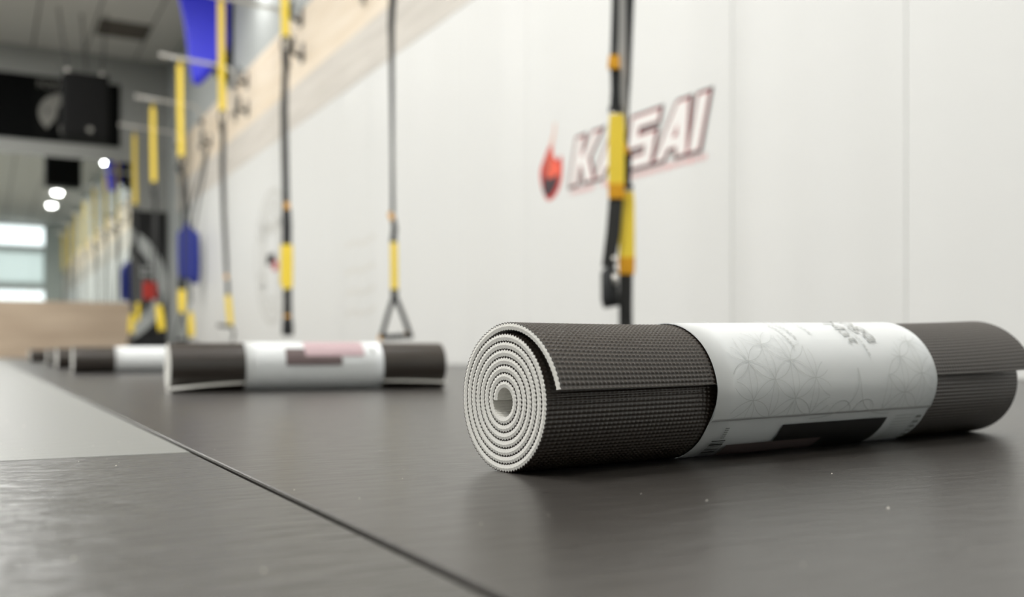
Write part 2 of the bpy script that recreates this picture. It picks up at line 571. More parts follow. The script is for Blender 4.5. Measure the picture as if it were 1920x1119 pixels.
def rolled_sheet(R, parent, name='rolled_sheet', fine=True, px=0.0029, pt=0.0038):
    amp = 0.00078 if fine else 0.0
    th = 0.0042 if fine else 0.0062
    V, F, MI, SM = [], [], [], []
    base = 0

    def emit(P, faces, mi, smooth=True):
        nonlocal base
        V.append(P.reshape(-1, 3)); F.append(faces + base)
        MI.append(np.full(len(faces), mi)); SM.append(np.full(len(faces), smooth))
        base += P.reshape(-1, 3).shape[0]

    def arc_samples(n0, n1, per):
        # samples with roughly constant arc length
        ns = [n0]
        while ns[-1] < n1:
            ns.append(ns[-1] + (px / per) / (2 * PI * max(0.01, r_out(ns[-1]))))
        ns[-1] = n1
        return np.array(ns)

    def arclen(ns):
        m = np.linspace(-1, 8.2, 4000)
        cum = np.concatenate([[0], np.cumsum(2 * PI * np.maximum(0.008, r_out((m[1:] + m[:-1]) / 2)) * np.diff(m))])
        return np.interp(ns, m, cum)

    def bump(ns, ts):
        A = 0.5 + 0.5 * np.cos(2 * PI * arclen(ns) / px)[:, None]
        B = 0.5 + 0.5 * np.cos(2 * PI * ts / pt)[None, :]
        return amp * (A * (0.2 + 0.8 * B) * 1.3 - 0.4)

    per = 6 if fine else 2
    if not fine: px = 0.012
    L = R.L
    few = np.array([0, 0.004, 0.12, 0.3, L - 0.1, L])
    if fine:
        dense = np.concatenate([np.arange(0, 0.165, pt / 5), np.linspace(0.17, 0.40, 8), np.arange(0.405, L, pt / 4), [L]])
    else:
        dense = np.array([0, 0.02, 0.05, 0.08, 0.11, 0.14, 0.2, 0.3, 0.4, L - .13, L - .09, L - .06, L - .03, L])
    segs = [(0.0, 1.05, np.concatenate([np.arange(0, 0.09, pt / 4), np.linspace(0.1, L, 6)]) if fine else few),
            (1.05, 6.2, few), (6.2, R.end, dense)]
    for n0, n1, ts in segs:
        ns = arc_samples(n0, n1, per)
        N, T = np.meshgrid(ns, ts, indexing='ij')
        h = bump(ns, ts)
        outer = np.stack(R.pos(N, T, h), -1)
        tin = ts if n0 == 0.0 else few
        N2, T2 = np.meshgrid(ns, tin, indexing='ij')
        A = 0.5 + 0.5 * np.cos(2 * PI * arclen(ns - 0.5) / px)[:, None]
        hin = bump(ns, tin) * -0.45
        inner = np.stack(R.pos(N2, T2, -th + hin), -1)
        emit(outer, grid_faces(len(ns), len(ts), 0, True), 0)
        emit(inner, grid_faces(len(ns), len(tin), 0), 1)
        for jo, ji in ((0, 0), (-1, -1)):
            o_, i_ = outer[:, jo], inner[:, ji]
            midp = (o_ + i_) / 2
            off = np.array([-0.0004 if jo == 0 else 0.0004, 0, 0])
            rim = o_ * 0.88 + i_ * 0.12
            emit(np.stack([o_, rim], 1), grid_faces(len(ns), 2, 0, jo != 0), 0, False)
            emit(np.stack([rim, midp + off, i_], 1), grid_faces(len(ns), 3, 0, jo != 0), 1, False)
        if n1 == R.end:
            a = outer[-1]; tt = ts
            b = np.stack(R.pos(np.full(len(tt), n1), tt, np.full(len(tt), -th)), -1)
            emit(np.stack([a, b], 0), grid_faces(2, len(tt), 0), 1, False)
        if n0 == 0.0:
            a = outer[0]; b = inner[0]
            emit(np.stack([a, b], 0), grid_faces(2, len(ts), 0, True), 1, False)
    return np_mesh(name, np.concatenate(V), np.concatenate(F), np.concatenate(MI), ['mat_dark', 'mat_light'], parent, np.concatenate(SM))


def sleeve_pos(R, beta, t, off=0.0):
    """paper band skin: beta measured from the top towards the loose-end side"""
    sc = 1 + R.cone * t / R.L
    beta = np.asarray(beta, float)
    r = R.skin(beta) * sc + 0.0011 + off
    zc = R.zc0 * sc
    z = zc + r * np.cos(beta)
    z = np.maximum(z, 0.0004 + np.maximum(off, 0) * 0.3)
    return np.stack(np.broadcast_arrays(t, -r * np.sin(beta) * R.sq, z), -1)


def sleeve(R, parent, t0, t1, seam=math.radians(112)):
    nb, nt = 150, 12
    b = np.linspace(seam + 2 * PI, seam - math.radians(16) , nb)
    ts = np.linspace(t0, t1, nt)
    B, T = np.meshgrid(b, ts, indexing='ij')
    lay = np.where(B > seam + 2 * PI - 0.25, 0.0007, 0.0) + np.where(B < seam + 0.02, -0.0002, 0)
    lay = 0.0009 * np.clip((B - (seam + 2 * PI - 0.3)) / 0.25, 0, 1)
    o_ = np.stack([sleeve_pos(R, B[:, k], ts[k], lay[:, k]) for k in range(nt)], 1)
    i_ = np.stack([sleeve_pos(R, B[:, k], ts[k], lay[:, k] - 0.0004) for k in range(nt)], 1)
    n = nb * nt
    V = np.concatenate([o_.reshape(-1, 3), i_.reshape(-1, 3)])
    F = [grid_faces(nb, nt, 0), grid_faces(nb, nt, n, True)]
    a = np.arange(nb - 1)
    for j in (0, nt - 1):
        q = np.stack([a * nt + j, (a + 1) * nt + j, n + (a + 1) * nt + j, n + a * nt + j], -1)
        F.append(q if j else q[:, ::-1])
    c = np.arange(nt - 1)
    for i in (0, nb - 1):
        q = np.stack([i * nt + c, i * nt + c + 1, n + i * nt + c + 1, n + i * nt + c], -1)
        F.append(q if i else q[:, ::-1])
    F = np.concatenate(F)
    return np_mesh('paper_sleeve', V, F, np.zeros(len(F)), ['paper'], parent)


RS = 0.0486


def patch(R, parent, name, mat, t0, t1, b0, b1, off=0.0011, nb=10, nt=6, skew=0.0):
    """printed block on the sleeve, b in degrees"""
    b = np.radians(np.linspace(b0, b1, nb)); ts = np.linspace(t0, t1, nt)
    V = np.concatenate([np.stack([sleeve_pos(R, bb, tt + skew * (bb - b[0]) * RS, off) for tt in ts]) for bb in b])
    F = grid_faces(nb, nt, 0)
    return np_mesh(name, V, F, np.zeros(len(F)), [mat], parent)


def surf_ribbon(R, pts, wd, off=0.0010):
    """thin printed line; pts list of (t, arc metres from the top)"""
    pts = np.array(pts)
    d = np.gradient(pts, axis=0)
    nrm = np.stack([-d[:, 1], d[:, 0]], -1)
    nrm /= np.maximum(1e-9, np.linalg.norm(nrm, axis=1))[:, None]
    V = []
    for p, q in zip(pts, nrm):
        for s_ in (-.5, .5):
            t, a = p + q * wd * s_
            V.append(sleeve_pos(R, a / RS, t, off))
    n = len(pts)
    F = np.array([[2 * i, 2 * i + 1, 2 * i + 3, 2 * i + 2] for i in range(n - 1)])
    return np.array(V), F


def merge(parts):
    V, F, b = [], [], 0
    for v, f in parts:
        V.append(v); F.append(f + b); b += len(v)
    return np.concatenate(V), np.concatenate(F)


def text_polys(txt, size):
    cu = bpy.data.curves.new('t', 'FONT')
    cu.body = txt; cu.size = size; cu.resolution_u = 3
    ob = bpy.data.objects.new('t', cu)
    C.objects.link(ob)
    dg = bpy.context.evaluated_depsgraph_get()
    me = ob.evaluated_get(dg).to_mesh()
    v = [tuple(p.co)[:2] for p in me.vertices]
    f = [tuple(p.vertices) for p in me.polygons]
    ob.evaluated_get(dg).to_mesh_clear()
    bpy.data.objects.remove(ob, do_unlink=True)
    bpy.data.curves.remove(cu)
    return v, f


def sleeve_text(R, parent, txt, size, t0, a0, mat, off=0.0011):
    """letters run down the curve (along arc), tops towards +t"""
    v, f = text_polys(txt, size)
    mb = MB()
    mb.add([tuple(sleeve_pos(R, (a0 + p[0]) / RS, t0 + p[1], off)) for p in v], f)
    return mb.build('printed_text', mat, parent)


# --- the near mat -------------------------------------------------------------
R1 = Roll(0.553, cone=0.115, near=(0.0095, 0.135), far=(0.011, 0.135), end=7.475, lift_from=7.17, lift_pow=1.35)
m1 = empty('yoga_mat', (0.29, 0.553, 0), math.radians(8.3))
tag(m1, 'rolled charcoal yoga mat with fine flower line pattern on its white sleeve', 'yoga mat', 'rolled yoga mats on the floor')
rolled_sheet(R1, m1)
s1 = sleeve(R1, m1, 0.142, 0.408)
patch(R1, s1, 'printed_block', 'ink_black', 0.222, 0.352, 120, 172, 0.0013)
patch(R1, s1, 'printed_block', 'ink_brown', 0.172, 0.280, 139, 172, 0.0015)
# fine print at the far end of the band
parts = []
for r_i in range(9):
    a = math.radians(119 + r_i * 3.6) * RS
    parts.append(surf_ribbon(R1, [(0.363 + q * 0.0028, a) for q in range(11)], 0.0012, 0.0013))
V, F = merge(parts)
np_mesh('fine_print', V, F, np.zeros(len(F)), ['ink_line'], s1)['kind'] = 'stuff'
parts = []
for q in range(7):
    a = math.radians(122 + q * 6) * RS
    parts.append(surf_ribbon(R1, [(0.394, a), (0.398, a), (0.402, a)], 0.0026, 0.0013))
V, F = merge(parts)
np_mesh('fine_print', V, F, np.zeros(len(F)), ['ink'], s1)['kind'] = 'stuff'
# bar code at the near end
parts = []
wds = [1.0, .5, 1.6, .6, .4, 1.2, .5, 1.8, .5, .9, .4, 1.3]
a = math.radians(133) * RS
for wdt in wds:
    parts.append(surf_ribbon(R1, [(0.153, a), (0.160, a), (0.167, a)], wdt * 0.001, 0.0013)); a += 0.0019
V, F = merge(parts)
np_mesh('bar_code', V, F, np.zeros(len(F)), ['ink_black'], s1)['kind'] = 'stuff'
parts = []
for q in range(6):
    a = math.radians(119.5) * RS + q * 0.0017
    parts.append(surf_ribbon(R1, [(0.160, a), (0.162, a), (0.164, a)], 0.0009, 0.0013))
V, F = merge(parts)
np_mesh('fine_print', V, F, np.zeros(len(F)), ['ink'], s1)['kind'] = 'stuff'
# name on the crown of the roll
sleeve_text(R1, s1, 'Yoga', 0.026, 0.332, -0.010, 'ink_soft')
sleeve_text(R1, s1, 'Mat', 0.021, 0.307, 0.010, 'ink_soft')
parts = []
rng = random.Random(3)
for t0, a0, a1 in ((0.322, 0.012, 0.052), (0.268, 0.004, 0.030), (0.257, -0.002, 0.016), (0.245, 0.004, 0.036), (0.235, 0.004, 0.046), (0.176, -0.006, 0.012)):
    a = a0
    while a < a1:
        l = rng.uniform(0.0012, 0.0032)
        parts.append(surf_ribbon(R1, [(t0, a), (t0, a + l / 2), (t0, a + l)], 0.0019, 0.0011)); a += l + 0.0011
V, F = merge(parts)
np_mesh('fine_print', V, F, np.zeros(len(F)), ['ink_line'], s1)['kind'] = 'stuff'
# interlaced circles (flower line pattern)
parts = []
rc = 0.0265
amax = math.radians(111.0) * RS


def clipped_circle(ct, ca, keep):
    run = []
    for q in range(61):
        g = 2 * PI * q / 60
        p = (ct + rc * math.cos(g), ca + rc * math.sin(g))
        if keep(*p):
            run.append(p)
        else:
            if len(run) > 2: parts.append(surf_ribbon(R1, run, 0.00042, 0.0010))
            run = []
    if len(run) > 2: parts.append(surf_ribbon(R1, run, 0.00042, 0.0010))


def keep_left(t, a):
    return 0.158 < t < 0.265 + 0.0 * a and 0.022 < a < amax and (t - 0.205) ** 2 + (a - 0.094) ** 2 < 0.066 ** 2


def keep_right(t, a):
    return 0.335 < t < 0.404 and 0.030 < a < amax and (t - 0.392) ** 2 + (a - 0.094) ** 2 < 0.060 ** 2


def keep_mid(t, a):
    return 0.248 < t < 0.36 and a < amax and a > 0.094 - 0.012 - 0.040 * math.exp(-((t - 0.300) / 0.012) ** 2) and a > 0.074


for i in range(-1, 16):
    for j in range(-2, 8):
        ct = 0.155 + i * rc * 0.866
        ca = 0.094 + (j - 3) * rc + (i % 2) * rc / 2
        for kf in (keep_left, keep_right):
            clipped_circle(ct, ca, kf)
for sgn in (-1, 1):
    parts.append(surf_ribbon(R1, [(0.300 + sgn * (0.0005 + 0.050 * (q / 20) ** 2.2), 0.062 + 0.036 * (1 - (1 - q / 20) ** 2.0)) for q in range(21)], 0.00055, 0.0010))
    for c0 in (0.282, 0.312):
        parts.append(surf_ribbon(R1, [(c0 + 0.013 * math.cos(PI * q / 12) * sgn, amax - 0.0095 * math.sin(PI * q / 12)) for q in range(13)], 0.00042, 0.0010))
V, F = merge(parts)
np_mesh('printed_line_pattern', V, F, np.zeros(len(F)), ['ink_line'], s1)['kind'] = 'stuff'


# --- the mats further down the row ---------------------------------------------
def far_mat(loc, rz, label, R, band=(0.137, 0.412), blocks=False):
    o = empty('yoga_mat', (loc[0], loc[1], 0), math.radians(rz))
    tag(o, label, 'yoga mat', 'rolled yoga mats on the floor')
    rolled_sheet(R, o, fine=False)
    s_ = sleeve(R, o, band[0], band[1], math.radians(200))
    if blocks:
        patch(R, s_, 'printed_block', 'ink_brown', 0.213, 0.29, 44, 76, 0.0011)
        patch(R, s_, 'printed_block', 'ink_brown', 0.213, 0.325, 66, 88, 0.0013)
        patch(R, s_, 'printed_block', 'ink_pink', 0.252, 0.372, 15, 66, 0.0015)
        patch(R, s_, 'printed_block', 'ink', 0.388, 0.393, 44, 60, 0.0012)
    return o


far_mat((0.305, 1.945), -1.5, 'rolled charcoal yoga mat with pink, brown and black blocks on its white sleeve',
        Roll(0.55, cone=0.02, roll=math.radians(138), near=(0.014, 0.15), far=(0.007, 0.13), end=7.5, lift_from=7.2, flip=True), (0.137, 0.412), True)
far_mat((0.275, 3.80), 1.0, 'rolled charcoal yoga mat with plain white sleeve, next beyond the one with pink blocks',
        Roll(0.55, roll=math.radians(120)), (0.137, 0.412))
for (xx, yy, rz, lab) in ((0.29, 4.95, 4, 'rolled yoga mat half hidden, fourth in the row counted from the flower patterned one'),
                          (0.31, 6.05, 2, 'rolled yoga mat half hidden, fifth in the row counted from the flower patterned one'),
                          (0.30, 8.30, 5, 'rolled yoga mat last in the row, nearest the wooden kickboard')):
    far_mat((xx, yy), rz, lab, Roll(0.55, roll=math.radians(110)))

# ------------------------------------------------------------------ printed logos on the pads
XP = XW - 0.0305
LY = 3.94                       # left edge of the lettering, along the wall


def wfn(off):
    return lambda a, z: (XP - off, LY - a, z)


def para(x0, y0, x1, y1, wd):
    return [(x0, y0), (x0 + wd, y0), (x1 + wd, y1), (x1, y1)]


GL = {
    'K': ([para(0, 0, 0, 1, .24), para(.20, .40, .56, 1, .28), para(.54, 0, .22, .56, .28)], .86),
    'A': ([para(0, 0, .40, 1, .25), para(.62, 0, .44, 1, .25), para(.22, .18, .27, .36, .46), para(.40, .8, .42, 1, .26)], .90),
    'S': ([para(.0, 0, .0, .2, .80), para(.58, .0, .58, .60, .24), para(.06, .41, .06, .60, .74), para(.04, .41, .04, 1, .24), para(.06, .8, .06, 1, .78)], .90),
    'I': ([para(0, 0, 0, 1, .26)], .34),
}


def grow(poly, d):
    cx = sum(p[0] for p in poly) / 4; cy = sum(p[1] for p in poly) / 4
    out = []
    n = len(poly)
    for i in range(n):
        p0, p1, p2 = Vector(poly[i - 1]), Vector(poly[i]), Vector(poly[(i + 1) % n])
        e1 = (p1 - p0).normalized(); e2 = (p2 - p1).normalized()
        n1 = Vector((e1.y, -e1.x)); n2 = Vector((e2.y, -e2.x))
        b = (n1 + n2); b /= max(0.35, b.length_squared / 2)
        q = p1 + b * d
        out.append((q.x, q.y))
    return out


HL, Z0, SH = 0.205, 0.855, 0.26
lg = empty('wall_logo', (0, 0, 0))
tag(lg, 'slanted white KASAI lettering outlined in black and red on the pads', 'logo')
adv = 0.0
lets = []
for ch in 'KASAI':
    lets.append((ch, adv)); adv += GL[ch][1] + 0.05
sx = 1.03 / (adv + SH) / HL
for (lname, mat, g, off, dx, dz) in (('letter_shadow', 'logo_grey', .06, .0008, -.075, 0), ('letter_outline', 'logo_black', .080, .0014, .02, 0), ('letter_edge', 'logo_red', .030, .0020, .008, .006), ('letter_face', 'logo_white', .006, .0026, 0, 0)):
    for ch, ax in lets:
        mb = MB()
        for si, p in enumerate(GL[ch][0]):
            q = grow(p, g)
            q = [((ax + a + dx + SH * b) * HL * sx, Z0 + (b + dz) * HL) for a, b in q]
            mb.prism(q, wfn(off + si * 0.00009), wfn(off - 0.0004))
        mb.build(lname, mat, lg)
# faint red line of small lettering under the name
mb = MB()
rng = random.Random(5)
a = 0.0
while a < 0.98:
    l = rng.uniform(0.016, 0.028)
    if not 0.20 < a < 0.25:
        for si, pp in enumerate((para(a, 0, a + .004, .022, .006), para(a + l - .01, 0, a + l - .006, .022, .006), para(a + .002, rng.choice((0, .009, .017)), a + .003, .022 if rng.random() < .3 else .014, l - .008))):
            mb.prism([(p[0], 0.808 + p[1]) for p in pp], wfn(.0008 + si * .0001), wfn(.0004))
    a += l + 0.006
mb.build('small_lettering', 'logo_pink', lg)['kind'] = 'stuff'

fm = empty('flame_logo', (0, 0, 0))
tag(fm, 'red and orange flame drop printed beside the KASAI lettering', 'logo')


def smooth_poly(pts, sub=6):
    n = len(pts); out = []
    for i in range(n):
        p0, p1, p2, p3 = [Vector(pts[(i + k - 1) % n]) for k in range(4)]
        for s_ in range(sub):
            t = s_ / sub
            q = 0.5 * ((2 * p1) + (-p0 + p2) * t + (2 * p0 - 5 * p1 + 4 * p2 - p3) * t * t + (-p0 + 3 * p1 - 3 * p2 + p3) * t ** 3)
            out.append((q.x, q.y))
    return out


# a from LY (negative = left of the lettering), z
fl_out = [(-.235, .83), (-.275, .90), (-.285, .97), (-.24, 1.03), (-.205, 1.07), (-.165, 1.125), (-.145, 1.155), (-.150, 1.10), (-.165, 1.06), (-.155, 1.02), (-.12, .995), (-.085, 1.01), (-.075, .96), (-.085, .89), (-.13, .835), (-.19, .812)]
MB().prism(smooth_poly(fl_out), wfn(.0008), wfn(.0004)).build('flame_body', 'flame_red', fm)
MB().prism(smooth_poly([(-.20, .90), (-.225, .98), (-.19, 1.05), (-.165, 1.05), (-.165, 1.01), (-.13, .98), (-.10, .98), (-.095, .92), (-.12, .89)]), wfn(.0012), wfn(.0009)).build('flame_highlight', 'flame_orange', fm)
MB().prism(smooth_poly([(-.235, .93), (-.235, .99), (-.205, 1.04), (-.185, 1.07), (-.19, 1.0), (-.20, .95)]), wfn(.0015), wfn(.0012)).build('flame_streak', 'flame_rust', fm)
MB().prism(smooth_poly([(-.255, .87), (-.25, .95), (-.215, .925), (-.18, .915), (-.115, .925), (-.125, .88), (-.165, .845), (-.20, .828), (-.235, .845)]), wfn(.0018), wfn(.0016)).build('flame_shadow', 'flame_dark', fm)
MB().prism(smooth_poly([(-.20, 1.075), (-.165, 1.125), (-.150, 1.175), (-.135, 1.17), (-.145, 1.11), (-.165, 1.075)]), wfn(.0011), wfn(.0009)).build('flame_tip', 'flame_pale', fm)

# round club emblem further along the wall
em = empty('round_emblem', (0, 0, 0))
tag(em, 'large pale grey ring emblem printed on the pads behind a hanging trainer', 'logo')
EY, EZ = 9.36, 0.985


def efn(off):
    return lambda a, z: (XP - off, EY - a, EZ + z)


def ring(mb, r0, r1, fn0, fn1, n=56, a0=0.0, a1=2 * PI):
    for k in range(n):
        g0, g1 = a0 + (a1 - a0) * k / n, a0 + (a1 - a0) * (k + 1) / n
        q = [(r0 * math.cos(g0), r0 * math.sin(g0)), (r1 * math.cos(g0), r1 * math.sin(g0)), (r1 * math.cos(g1), r1 * math.sin(g1)), (r0 * math.cos(g1), r0 * math.sin(g1))]
        mb.prism(q, fn0, fn1)
    return mb


ring(MB(), 0.60, 0.65, efn(.0008), efn(.0004)).build('outer_ring', 'ghost', em)
ring(MB(), 0.40, 0.43, efn(.0008), efn(.0004)).build('inner_ring', 'ghost', em)
mb = MB()
for k in range(26):
    g = 2 * PI * k / 26
    if k % 13 in (0, 12): continue
    ring(mb, 0.46, 0.57, efn(.0008), efn(.0004), 1, g, g + 0.13)
mb.build('ring_lettering', 'ghost', em)['kind'] = 'stuff'
mb = MB()
for q in (para(-.36, -.30, -.36, .34, .12), para(.20, -.30, .20, .34, .12), para(-.24, .22, -.24, .34, .44)):
    mb.prism(q, efn(.0008), efn(.0004))
mb.build('emblem_strokes', 'ghost', em)
MB().prism(para(-.20, -.07, -.20, .03, .30), efn(.0014), efn(.001)).build('emblem_bar', 'logo_black', em)
MB().prism(para(.02, -.14, .02, -.05, .18), efn(.0018), efn(.0015)).build('emblem_accent', 'logo_red', em)
fp = empty('faded_print', (0, 0, 0))
tag(fp, 'faint grey rows of worn print on the white pads', 'print')
for r_i, zz in enumerate((0.86, 0.66, 0.50, 0.35)):
    mb = MB()
    for q in range(5):
        mb.prism(para(q * .13, 0.012 * math.sin(q * 2), q * .13 + .02, .035 + .012 * math.sin(q * 2), .11), lambda a, z, zz=zz: (XP - .0008, 7.2 - a, zz + z), lambda a, z, zz=zz: (XP - .0004, 7.2 - a, zz + z))
    mb.build('print_row', 'ghost2', fp)

# ------------------------------------------------------------------ wall brackets and hooks
BY = [2.66, 4.71, 6.77, 8.82, 10.87, 12.78, 14.45]
XH = 1.83                        # straps hang this far from the left of the wall
ORD = ['in front of the KASAI lettering', 'with the triangle handle', 'over the round emblem', 'beside the high blue shield', 'above the low blue shield', 'next to the last one', 'closest to the mirror']


def bracket(yk, label):
    o = empty('wall_bracket', (XW - 0.02, yk, 2.6))
    tag(o, label, 'bracket', 'tube brackets on the plywood')
    path = [(-.03, 0, -.02), (-.03, 0, .44)]
    for q in range(1, 9):
        g = PI / 2 * q / 8
        path.append((-.03 - .12 * (1 - math.cos(g)), 0, .44 + .12 * math.sin(g)))
    path += [(-.45, 0, .575), (-.76, 0, .59)]
    MB().tube(path, 0.019, 12).build('arm', 'tube_white', o, True)
    MB().tube([(-.755, 0, .59), (-.80, 0, .592)], [0.026, 0.026], 12).build('end_cap', 'tube_white', o, True)
    for zz in (.04, .34):
        MB().box((-.052, -.035, zz), (-.0, .035, zz + .05), bev=.004).build('mount_clamp', 'black_steel', o)
    return o


def hook(y_, z_, label):
    o = empty('wall_hook', (XW - 0.02, y_, z_))
    tag(o, label, 'hook', 'black hooks on the plywood')
    MB().box((-.010, -.04, -.085), (0, .04, .085), bev=.002).build('plate', 'black_steel', o)
    pts = [(-.005, 0, -.02), (-.05, -.01, -.03), (-.10, -.04, -.02), (-.115, -.09, .03), (-.11, -.12, .09)]
    MB().tube(pts, [.022, .022, .020, .019, .017], 8).build('prong', 'black_steel', o, True)
    return o


for yk, od in zip(BY, ORD):
    bracket(yk, 'pale bent tube bracket on the plywood holding the trainer ' + od)
for y_, z_, wh in ((5.70, 2.92, 'upper black steel hook on the plywood beside the triangle handle trainer'),
                   (5.78, 2.60, 'lower black steel hook on the plywood beside the triangle handle trainer'),
                   (8.42, 2.98, 'upper black steel hook beside the bracket next to the high blue shield'),
                   (8.38, 2.66, 'lower black steel hook beside the bracket next to the high blue shield'),
                   (10.42, 2.92, 'upper black steel hook beside the bracket above the low blue shield'),
                   (10.40, 2.62, 'lower black steel hook beside the bracket above the low blue shield'),
                   (12.3, 2.64, 'single black steel hook near the last brackets before the mirror')):
    hook(y_, z_, wh)

# ------------------------------------------------------------------ suspension trainers
EV = Vector((math.cos(YAW), -math.sin(YAW), 0))      # flat side of the hanging straps
NV = Vector((math.sin(YAW), math.cos(YAW), 0))


def trainer(k, label, anchor, spec):
    """spec: (part, material, [(side, z, width)...], thickness, depth)"""
    o = empty('suspension_trainer', (XH, BY[k], 0.0))
    tag(o, label, 'suspension trainer', 'suspension trainers hanging from the wall brackets')
    P = lambda e, z, d=0.0: tuple(EV * e + NV * d + Vector((0, 0, z)))
    if anchor:
        zt, zb, wd, mt = anchor
        a = MB().ribbon([P(0, zt), P(.003, (zt + zb) / 2), P(.012, zb)], wd, EV, 0.006).build('anchor_strap', mt, o)
        loop = [Vector((0, 0.0, zt + .018)) + Vector((0, math.cos(g), math.sin(g))) * 0.030 for g in [2 * PI * q / 14 for q in range(14)]]
        MB().tube(loop, 0.008, 8, closed=True).build('anchor_loop', mt, a, True)
        cb = [P(.012 + .028 * math.cos(g), zb - .045 + .055 * math.sin(g)) for g in [2 * PI * q / 16 for q in range(16)]]
        MB().tube(cb, 0.009, 8, closed=True).build('carabiner', 'rubber', o, True)
        MB().ribbon([P(.012, zb - .08), P(.012, zb - .17)], .05, EV, .02).build('equalizer_loop', 'webbing', o)
    for name, mt, pts, th, dep in spec:
        if name in ('grip', 'triangle_strap', 'ring'):
            mb = MB().tube([P(p[0], p[1], dep) for p in pts], [p[2] / 2 for p in pts], 12)
            mb.build(name, mt, o, True)
        else:
            MB().ribbon([P(p[0], p[1], dep) for p in pts], [p[2] for p in pts], EV, th).build(name, mt, o)
    return o


trainer(0, 'black and yellow suspension trainer hanging in front of the KASAI lettering', (3.15, 2.2, .045, 'yellow'), [
    ('main_strap', 'webbing', [(.012, 2.05, .03), (-.022, 1.22, .024), (-.026, 1.03, .026)], .004, 0),
    ('adjuster_tab', 'ochre', [(-.027, 1.038, .034), (-.029, .995, .038)], .02, -.004),
    ('strap_tail', 'webbing', [(-.022, 1.0, .034), (-.022, .93, .030), (-.022, .87, .036)], .006, 0),
    ('buckle', 'black_steel', [(-.022, .872, .046), (-.022, .856, .046)], .01, 0),
    ('ring', 'steel', [(-.044, .850, .008), (.0, .850, .008)], 0, -.004),
    ('handle_strap', 'yellow', [(-.019, .848, .044), (-.019, .80, .052), (-.020, .61, .052)], .012, -.004),
    ('stitched_end', 'ochre', [(-.020, .622, .053), (-.020, .574, .050)], .015, -.004),
    ('loop_strap', 'webbing_dim', [(-.020, .58, .046), (-.030, .46, .046), (-.046, .35, .042)], .010, 0),
    ('ring', 'steel', [(-.030, .385, .014), (-.022, .365, .014)], 0, -.02),
    ('grip', 'foam', [(-.044, .350, .03), (-.042, .335, .056), (-.040, .245, .058), (-.036, .222, .05)], 0, 0),
    ('ring', 'steel', [(-.027, .325, .018), (-.024, .295, .018)], 0, -.032),
    ('main_strap', 'webbing_grey', [(.006, 2.05, .03), (.003, 1.22, .028), (.007, .95, .024), (.012, .80, .014)], .003, .03),
    ('main_strap', 'webbing', [(.02, 2.05, .03), (.028, 1.22, .026), (.024, .98, .014), (.020, .86, .007), (.018, .74, .010)], .003, .02),
    ('adjuster_tab', 'ochre', [(.002, .760, .020), (.012, .722, .030)], .016, .015),
    ('strap_tail', 'webbing', [(.021, .735, .024), (.020, .67, .022), (.016, .62, .026)], .006, .02),
    ('buckle', 'black_steel', [(.014, .625, .046), (.014, .608, .046)], .01, .02),
    ('ring', 'steel', [(-.004, .603, .010), (.034, .603, .010)], 0, .014),
    ('handle_strap', 'yellow', [(.017, .600, .042), (.018, .56, .046), (.016, .37, .052)], .012, .016),
    ('stitched_end', 'ochre', [(.016, .385, .053), (.016, .330, .050)], .015, .016),
    ('loop_strap', 'webbing_dim', [(.014, .335, .044), (.013, .22, .044), (.014, .10, .044)], .010, .02),
    ('grip', 'foam', [(-.05, .09, .032), (.075, .09, .032)], 0, .02),
])
trainer(1, 'suspension trainer ending in an open black triangle handle', (3.15, 2.2, .05, 'yellow'), [
    ('main_strap', 'webbing_dim', [(.012, 2.05, .045), (-.005, 1.75, .034), (-.002, 1.45, .022)], .004, 0),  # upper stretch paler: light from above painted into the webbing colour
    ('main_strap', 'webbing', [(-.002, 1.47, .024), (.0, 1.1, .018), (.003, .78, .020)], .004, 0),
    ('adjuster_tab', 'ochre', [(-.014, .785, .020), (.002, .748, .026)], .016, 0),
    ('strap_tail', 'webbing', [(.004, .77, .022), (.012, .70, .030), (.004, .645, .030)], .008, 0),
    ('buckle', 'black_steel', [(.006, .648, .036), (.006, .632, .036)], .01, 0),
    ('handle_strap', 'yellow', [(.008, .635, .036), (.010, .50, .036), (.011, .385, .038)], .012, 0),
    ('stitched_end', 'webbing_dim', [(.011, .395, .040), (.011, .355, .030)], .016, 0),
    ('triangle_strap', 'webbing', [(.010, .365, .028), (-.022, .27, .024), (-.055, .150, .024)], 0, 0),
    ('triangle_strap', 'webbing', [(.012, .365, .028), (.052, .27, .025), (.096, .145, .028)], 0, 0),
    ('grip', 'foam', [(-.052, .150, .028), (.02, .154, .030), (.090, .160, .028)], 0, 0),
    ('end_cuff', 'ochre', [(-.058, .165, .022), (-.060, .135, .022)], .016, 0),
    ('end_cuff', 'ochre', [(.078, .185, .020), (.088, .150, .024)], .016, 0),
])
trainer(2, 'suspension trainer with doubled straps hanging before the round emblem', (3.15, 2.25, .055, 'yellow'), [
    ('main_strap', 'webbing_dim', [(.012, 2.10, .04), (.003, 1.75, .050), (.008, 1.45, .050)], .005, 0),  # paler top of a black strap, upper light put into its colour
    ('main_strap', 'webbing', [(.008, 1.47, .050), (.013, 1.2, .048), (.016, 1.06, .050)], .006, 0),
    ('adjuster_tab', 'ochre', [(.024, 1.11, .036), (.026, 1.065, .036)], .016, -.01),
    ('strap_tail', 'webbing', [(.018, 1.08, .056), (.022, .95, .064), (.020, .815, .062)], .012, 0),
    ('handle_strap', 'yellow', [(.022, .82, .080), (.022, .70, .084), (.020, .56, .084), (.032, .515, .060)], .016, -.004),
    ('loop_strap', 'webbing_dim', [(.024, .55, .058), (.026, .43, .056), (.026, .29, .062)], .012, 0),
    ('end_cuff', 'ochre', [(.026, .335, .040), (.026, .315, .040)], .014, -.004),
    ('grip', 'foam', [(.026, .305, .06), (.026, .29, .076), (.027, .205, .082), (.027, .19, .07)], 0, 0),
])
